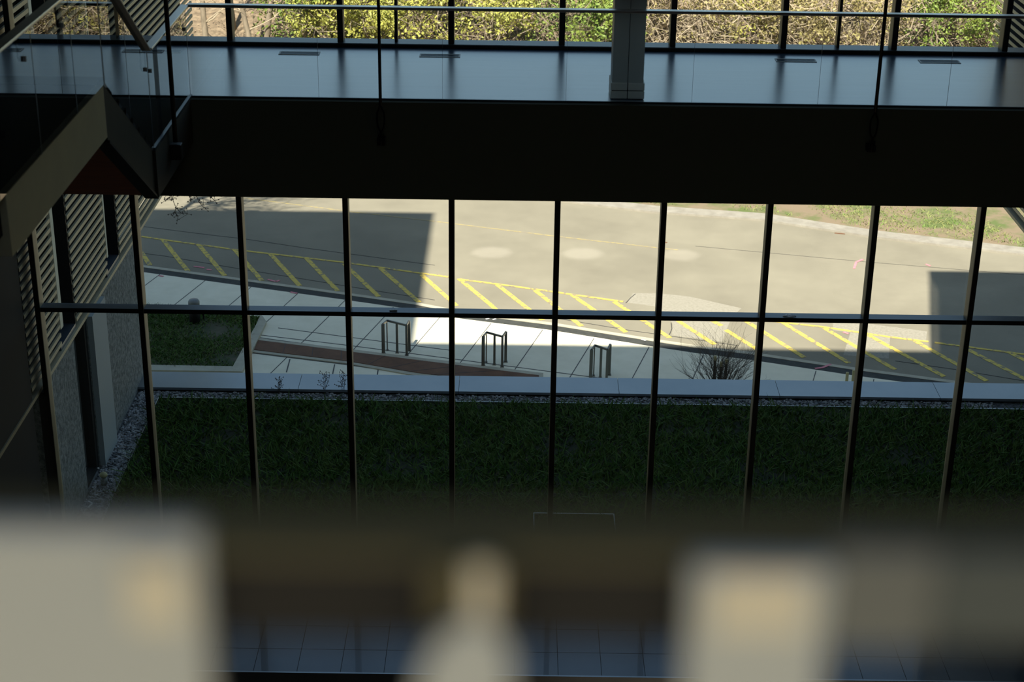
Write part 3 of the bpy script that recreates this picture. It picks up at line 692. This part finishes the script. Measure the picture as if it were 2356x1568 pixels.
# ------------------------------------------------------------------ things on the sidewalk
def post_frame(P, base_dz, lab):
    z = -17.07
    q = [at(u, v, z) for u, v in P]; q = [Vector((p.x, p.y, z)) for p in q]
    r = empty('post_frame', (q[0].x, q[0].y, SZ), lab, 'post frame', 'steel post frames on the sidewalk')
    mb = MB()
    for a, b in zip(q[:-1], q[1:]): mb.bar(a, b, .035, .05)
    mb.build('top_bar', M['poststeel'], r)
    m = (q[1]+q[2])/2
    def post(c, w):
        MB().box(c.x-w/2, c.x+w/2, c.y-.03, c.y+.03, SZ, z).box(c.x-w/2-.02, c.x+w/2+.02, c.y-.05, c.y+.05, SZ, SZ+.015).build('post', M['poststeel'], r)
    post(q[0], .085); post(q[1]+Vector((-.01, 0, 0)), .03); post(m, .06); post(q[2], .06); post(q[3], .07)
post_frame([(881,745),(891,737),(935,748),(941,738)], 0, 'left steel post frame, standing in the building shadow')
post_frame([(1112,773),(1120,764),(1156,774),(1164,763)], 0, 'middle steel post frame, nearest the sunlit sidewalk')
post_frame([(1361,804),(1369,794),(1398,804),(1404,792)], 0, 'right steel post frame, its feet hidden by the parapet')

p = at(449, 741, SZ+.05)
bl = empty('bollard_light', (p.x, p.y, SZ), 'dark cylindrical bollard light standing in the grassy bed', 'bollard light')
MB().lathe((p.x, p.y, SZ), [(.15,0),(.15,.56),(.14,.57)], 20).build('body', M['dark'], bl, smooth=True)
MB().lathe((p.x, p.y, SZ+.57), [(.14,0),(.155,.01),(.155,.10),(.12,.15),(.03,.165)], 20).build('cap', M['greypanel'], bl, smooth=True)
p = at(469, 738, SZ+.05)
tag(MB().box(p.x-.02, p.x+.02, p.y-.02, p.y+.02, SZ, SZ+.45).build('garden_stake', M['dark'], bevel=.004), 'thin dark stake right beside the bollard light', 'stake')
p = at(1955, 886, SZ)
mk = empty('marker_posts', (p.x, p.y, SZ), 'short pair of pale marker posts just behind the parapet', 'marker')
for s_ in (-.09, .07): MB().box(p.x+s_-.035, p.x+s_+.035, p.y-.03, p.y+.03, SZ, SZ+.40+s_*.4).build('post', M['stake'], mk, bevel=.01)
for u, v in ((1932, 466),):
    p = at(u, v, GZ)
    fl = empty('survey_flag', (p.x, p.y, GZ), 'tiny pink survey flag on the verge beyond the road', 'survey flag')
    zz0 = hill_z(p.x, p.y)
    MB().tube([(p.x, p.y, zz0), (p.x, p.y, zz0+.45)], .008, 6).build('stick', M['twig'], fl)
    MB().box(p.x-.05, p.x+.05, p.y-.003, p.y+.003, zz0+.36, zz0+.46).build('flag', M['pink'], fl)

# ------------------------------------------------------------------ plants
def branch(mb, p, d, L, r, depth, rr, spread=.6, up=.15, tips=None, n=4):
    q = [Vector(p)]; rs = [r]; dd_ = Vector(d).normalized()
    for i in range(n):
        q.append(q[-1]+dd_*L/n); rs.append(r*(1-.45*(i+1)/n))
        dd_ = (dd_+Vector((rr.gauss(0, .13), rr.gauss(0, .13), rr.gauss(0, .10)+up*.2))).normalized()
    mb.tube(q, rs, 6 if r > .02 else 4, cap=False)
    if tips is not None and depth <= 1: tips += q[1:]
    if depth > 0:
        for k in range(rr.randint(3, 4)):
            i = rr.randint(max(1, n//2), n); nd = (dd_+Vector((rr.gauss(0, spread), rr.gauss(0, spread), rr.gauss(0, spread*.6)+up))).normalized()
            branch(mb, q[i], nd, L*rr.uniform(.55, .8), rs[i]*.7, depth-1, rr, spread, up, tips, n)
# bare shrub with stakes
sb = at(1655, 905, SZ)
sh = empty('bare_shrub', (sb.x, sb.y, SZ), 'leafless twiggy shrub behind the parapet on the sidewalk', 'shrub')
rr = random.Random(5); mb = MB()
for k in range(64):
    a = rr.random()*2*pi; s_ = abs(rr.gauss(0, 1.05))
    branch(mb, (sb.x+.06*cos(a), sb.y+.06*sin(a), SZ), (cos(a)*s_, sin(a)*s_*.8, 1), rr.uniform(.55, 1.0), .009, 2, rr, .38, .12)
mb.build('twigs', M['darktwig'], sh)
for u, v in ((1646, 818), (1672, 826), (1660, 832)):
    q = aty(u, v, sb.y+.05)
    tag(MB().box(q.x-.03, q.x+.03, q.y-.03, q.y+.03, SZ, q.z-.12).build('support_stake', M['darktwig'], sh), 'dark stake')
    MB().box(q.x-.032, q.x+.032, q.y-.032, q.y+.032, q.z-.12, q.z).build('stake_top', M['stake'], sh)

def leaves(mb, pts, n, spread, size, rr, bottom=None):
    for _ in range(n):
        c = rr.choice(pts); p = Vector((c[0]+rr.gauss(0, spread), c[1]+rr.gauss(0, spread), c[2]+rr.gauss(0, spread*.75)))
        s_ = size*rr.uniform(.6, 1.5); a = Vector((rr.gauss(0,1), rr.gauss(0,1), rr.gauss(0,1))).normalized(); b = a.cross(Vector((rr.gauss(0,1), rr.gauss(0,1), rr.gauss(0,1)))).normalized()
        mb.poly([p-a*s_, p-b*s_*.5, p+a*s_, p+b*s_*.5])
def tree(x, y, h, rad, leafmat, dens, lab, seed, twiggy=False, size=.068, name='understory_tree', kind_group='trees beyond the road'):
    rr = random.Random(seed); z0 = hill_z(x, y)-.05
    t = empty(name, (x, y, z0), lab, 'tree', kind_group)
    mb = MB(); tips = []
    for k in range(3 if not twiggy else 5):
        a = rr.random()*6.28
        branch(mb, (x+.12*cos(a), y+.12*sin(a), z0), (cos(a)*.35, sin(a)*.35, 1), h*.45, .05*h/4, 3, rr, .65, .10, tips)
    for _ in range(420 if twiggy else 130):
        a = rr.random()*6.28; q = rad*1.3*math.sqrt(rr.random()); p = Vector((x+q*cos(a), y+q*sin(a), z0+rr.uniform(.05, h*.85)))
        d = Vector((rr.gauss(0, 1), rr.gauss(0, 1), rr.gauss(.3, .7))).normalized(); L = rr.uniform(.25, .6); e = Vector((rr.gauss(0, .12), rr.gauss(0, .12), rr.gauss(0, .12)))
        mb.tube([p-d*L, p+e, p+d*L], [.017, .012, .006], 3, cap=False)
    mb.build('branches', M['twig'] if twiggy else M['bark'], t)
    P = [q for q in tips if math.hypot(q.x-x, q.y-y) < rad*1.3]
    for _ in range(260):
        a = rr.random()*6.28; rr_ = rad*1.25*math.sqrt(rr.random()); P.append(Vector((x+rr_*cos(a), y+rr_*sin(a), z0+rr.uniform(.25, h*.9))))
    if dens:
        mb = MB(); leaves(mb, P, dens, .16, size, rr); mb.build('foliage', leafmat, t)
    return t
G, Yl, O = M['leafg'], M['leafy'], M['leafo']
# x positions follow the far side of the road as seen through the upper windows
spec = [ # u, depth y, height, radius, material, leaves, twiggy, label
 (690, 67, 4.2, 1.4, G, 4200, 0, 'deep green leafy tree nearest the leaf litter clearing'),
 (765, 66, 4.0, 1.4, Yl, 3600, 0, 'yellow green tree left of the middle hanger rod'),
 (720, 70, 5.0, 1.5, Yl, 3200, 0, 'taller yellow tree behind the deep green one'),
 (830, 67, 4.2, 1.5, Yl, 4000, 0, 'bright yellow green tree just left of the middle hanger rod'),
 (900, 70, 5.0, 1.6, G, 3200, 0, 'green tree behind the middle hanger rod'),
 (950, 66, 4.2, 1.4, Yl, 3600, 0, 'bright yellow tree right of the middle hanger rod'),
 (1050, 68, 4.4, 1.6, Yl, 3200, 0, 'open yellow leaved tree with pale limbs'),
 (1130, 66, 3.6, 1.4, Yl, 2600, 0, 'low yellow tree in the middle of the view'),
 (1190, 70, 5.0, 1.7, G, 3000, 0, 'green tree behind the low yellow tree'),
 (1300, 67, 4.2, 1.4, G, 3800, 0, 'green bushy tree left of the grey column'),
 (1380, 66, 4.0, 1.4, G, 3000, 0, 'green tree beside the grey column'),
 (1440, 70, 5.0, 1.6, Yl, 3000, 0, 'yellow tree hidden partly by the grey column'),
 (1520, 67, 4.0, 1.4, O, 1200, 1, 'pale twiggy tree right of the grey column'),
 (1600, 66, 4.0, 1.5, O, 1000, 1, 'bare tangled tree with pale branches'),
 (1650, 70, 5.0, 1.6, Yl, 2600, 0, 'yellow green tree behind the bare tangled tree'),
 (1730, 67, 4.2, 1.4, Yl, 2200, 0, 'thin yellow tree left of the thick mullion'),
 (1830, 66, 4.0, 1.5, O, 1900, 1, 'olive brown twiggy tree right of centre'),
 (1920, 68, 4.4, 1.5, O, 1400, 1, 'brown brushy tree near the thin mullion'),
 (2010, 66, 4.0, 1.5, O, 1100, 1, 'bare brown tree left of the right hanger rod'),
 (2100, 69, 4.8, 1.6, G, 2600, 0, 'green tree just right of the right hanger rod'),
 (2180, 66, 4.0, 1.5, G, 3000, 0, 'olive green tree near the right edge'),
 (2270, 68, 4.4, 1.6, O, 2400, 1, 'brown olive tree near the right edge'),
 (2350, 66, 4.4, 1.5, G, 2600, 0, 'green tree at the right edge of the view')]
for i, (u, y, h, rad, m_, dn, tw, lab) in enumerate(spec):
    x = aty(u, 60, y).x
    t_ = far_y(x)
    tree(x, y, h, rad, m_, int(dn*(1.5 if not tw else 2.0)), lab, 100+i, bool(tw))
# bare trunks in the clearing on the left
for i, (u, y, r, lean, lab) in enumerate(((477, 66, .14, .01, 'pale bare trunk nearest the left window edge'), (540, 69, .10, -.05, 'thin bare trunk behind a mullion'), (590, 65.5, .13, -.16, 'leaning bare trunk left of a forked pair'), (608, 66, .14, .04, 'upright bare trunk beside the leaning one'))):
    x = aty(u, 80, y).x; z0 = hill_z(x, y)-.1; rr = random.Random(40+i)
    t = empty('bare_tree', (x, y, z0), lab, 'tree', 'bare trunks in the clearing')
    q = [Vector((x, y, z0))]; d = Vector((lean, 0, 1))
    for k in range(8): q.append(q[-1]+d*.7); d += Vector((rr.gauss(0, .05), 0, 0))
    MB().tube(q, [r*(1-.06*k) for k in range(9)], 12).build('trunk', M['bark'], t, smooth=True)
    mb = MB()
    for k in range(5): branch(mb, q[3+k//2], (rr.gauss(0, 1), rr.gauss(0, .5), .7), 1.6, .03, 2, rr)
    mb.build('branches', M['twig'], t)
def hill_region(rr):
    x = rr.uniform(-20, 24); return x, far_y(x)+rr.uniform(5, 18)
mb = MB(); rr = random.Random(77)
for _ in range(7000):
    x, y = hill_region(rr); z = hill_z(x, y)+.03; a = rr.random()*6.28; s_ = rr.uniform(.04, .09)
    mb.poly([(x+s_*cos(a), y+s_*sin(a), z+rr.uniform(0, .05)), (x-s_*.6*sin(a), y+s_*.6*cos(a), z), (x-s_*cos(a), y-s_*sin(a), z+rr.uniform(0, .05)), (x+s_*.6*sin(a), y-s_*.6*cos(a), z)])
tag(mb.build('fallen_leaves', parent=hillside, mat=material('dry_leaf', (.36, .27, .17), .8, c2=(.20, .13, .07), scale=8)), kind='stuff')

# street tree behind the left wing; its budding twigs hang past the wing's end and shade the road
rr = random.Random(15); tx, ty = -13.5, 43.8
t = empty('street_tree', (tx, ty, SZ), 'budding street tree whose twigs hang past the left wing', 'tree')
MB().tube([(tx, ty, SZ), (tx+.1, ty, -15.5), (tx+.3, ty+.1, -13.5), (tx+.5, ty+.1, -12.2), (tx+.8, ty+.1, -8.5), (tx+1, ty+.1, -6.5)], [.2, .18, .17, .15, .11, .07], 12).build('trunk', M['bark'], t, smooth=True)
mb = MB(); tips = []
for k in range(13):
    branch(mb, (tx+.7+rr.random()*.3, ty+.1, -9.5+rr.random()*3), (rr.gauss(.7, .9), rr.gauss(0, .8), .5), 2.3, .05, 4, rr, .6, .05, tips)
mb.build('branches', M['darktwig'], t)
mb = MB()
def twig_px(pts, y):
    P = [aty(u, v, y) for u, v in pts]
    mb.tube(P, [.014-.002*i for i in range(len(P))], 5)
    for p in P[1:]:
        for _ in range(5):
            e = p+Vector((rr.gauss(0, .10), rr.gauss(0, .08), rr.gauss(0, .08))); mb.tube([p, e], .005, 4); mb.lathe(e, [(.004,-.02),(.022,0),(.004,.02)], 6)
twig_px([(395,400),(392,440),(397,458),(405,478),(416,490),(432,492)], 44.0)
twig_px([(380,380),(385,445),(392,452),(382,460)], 44.1)
twig_px([(420,400),(432,445),(440,460)], 44.1)
twig_px([(430,390),(448,440),(458,465),(470,478)], 43.9)
twig_px([(455,400),(470,440),(482,450),(495,462)], 44.0)
twig_px([(405,478),(402,488),(410,497)], 44.0)
mb.build('hanging_twigs', M['darktwig'], t)
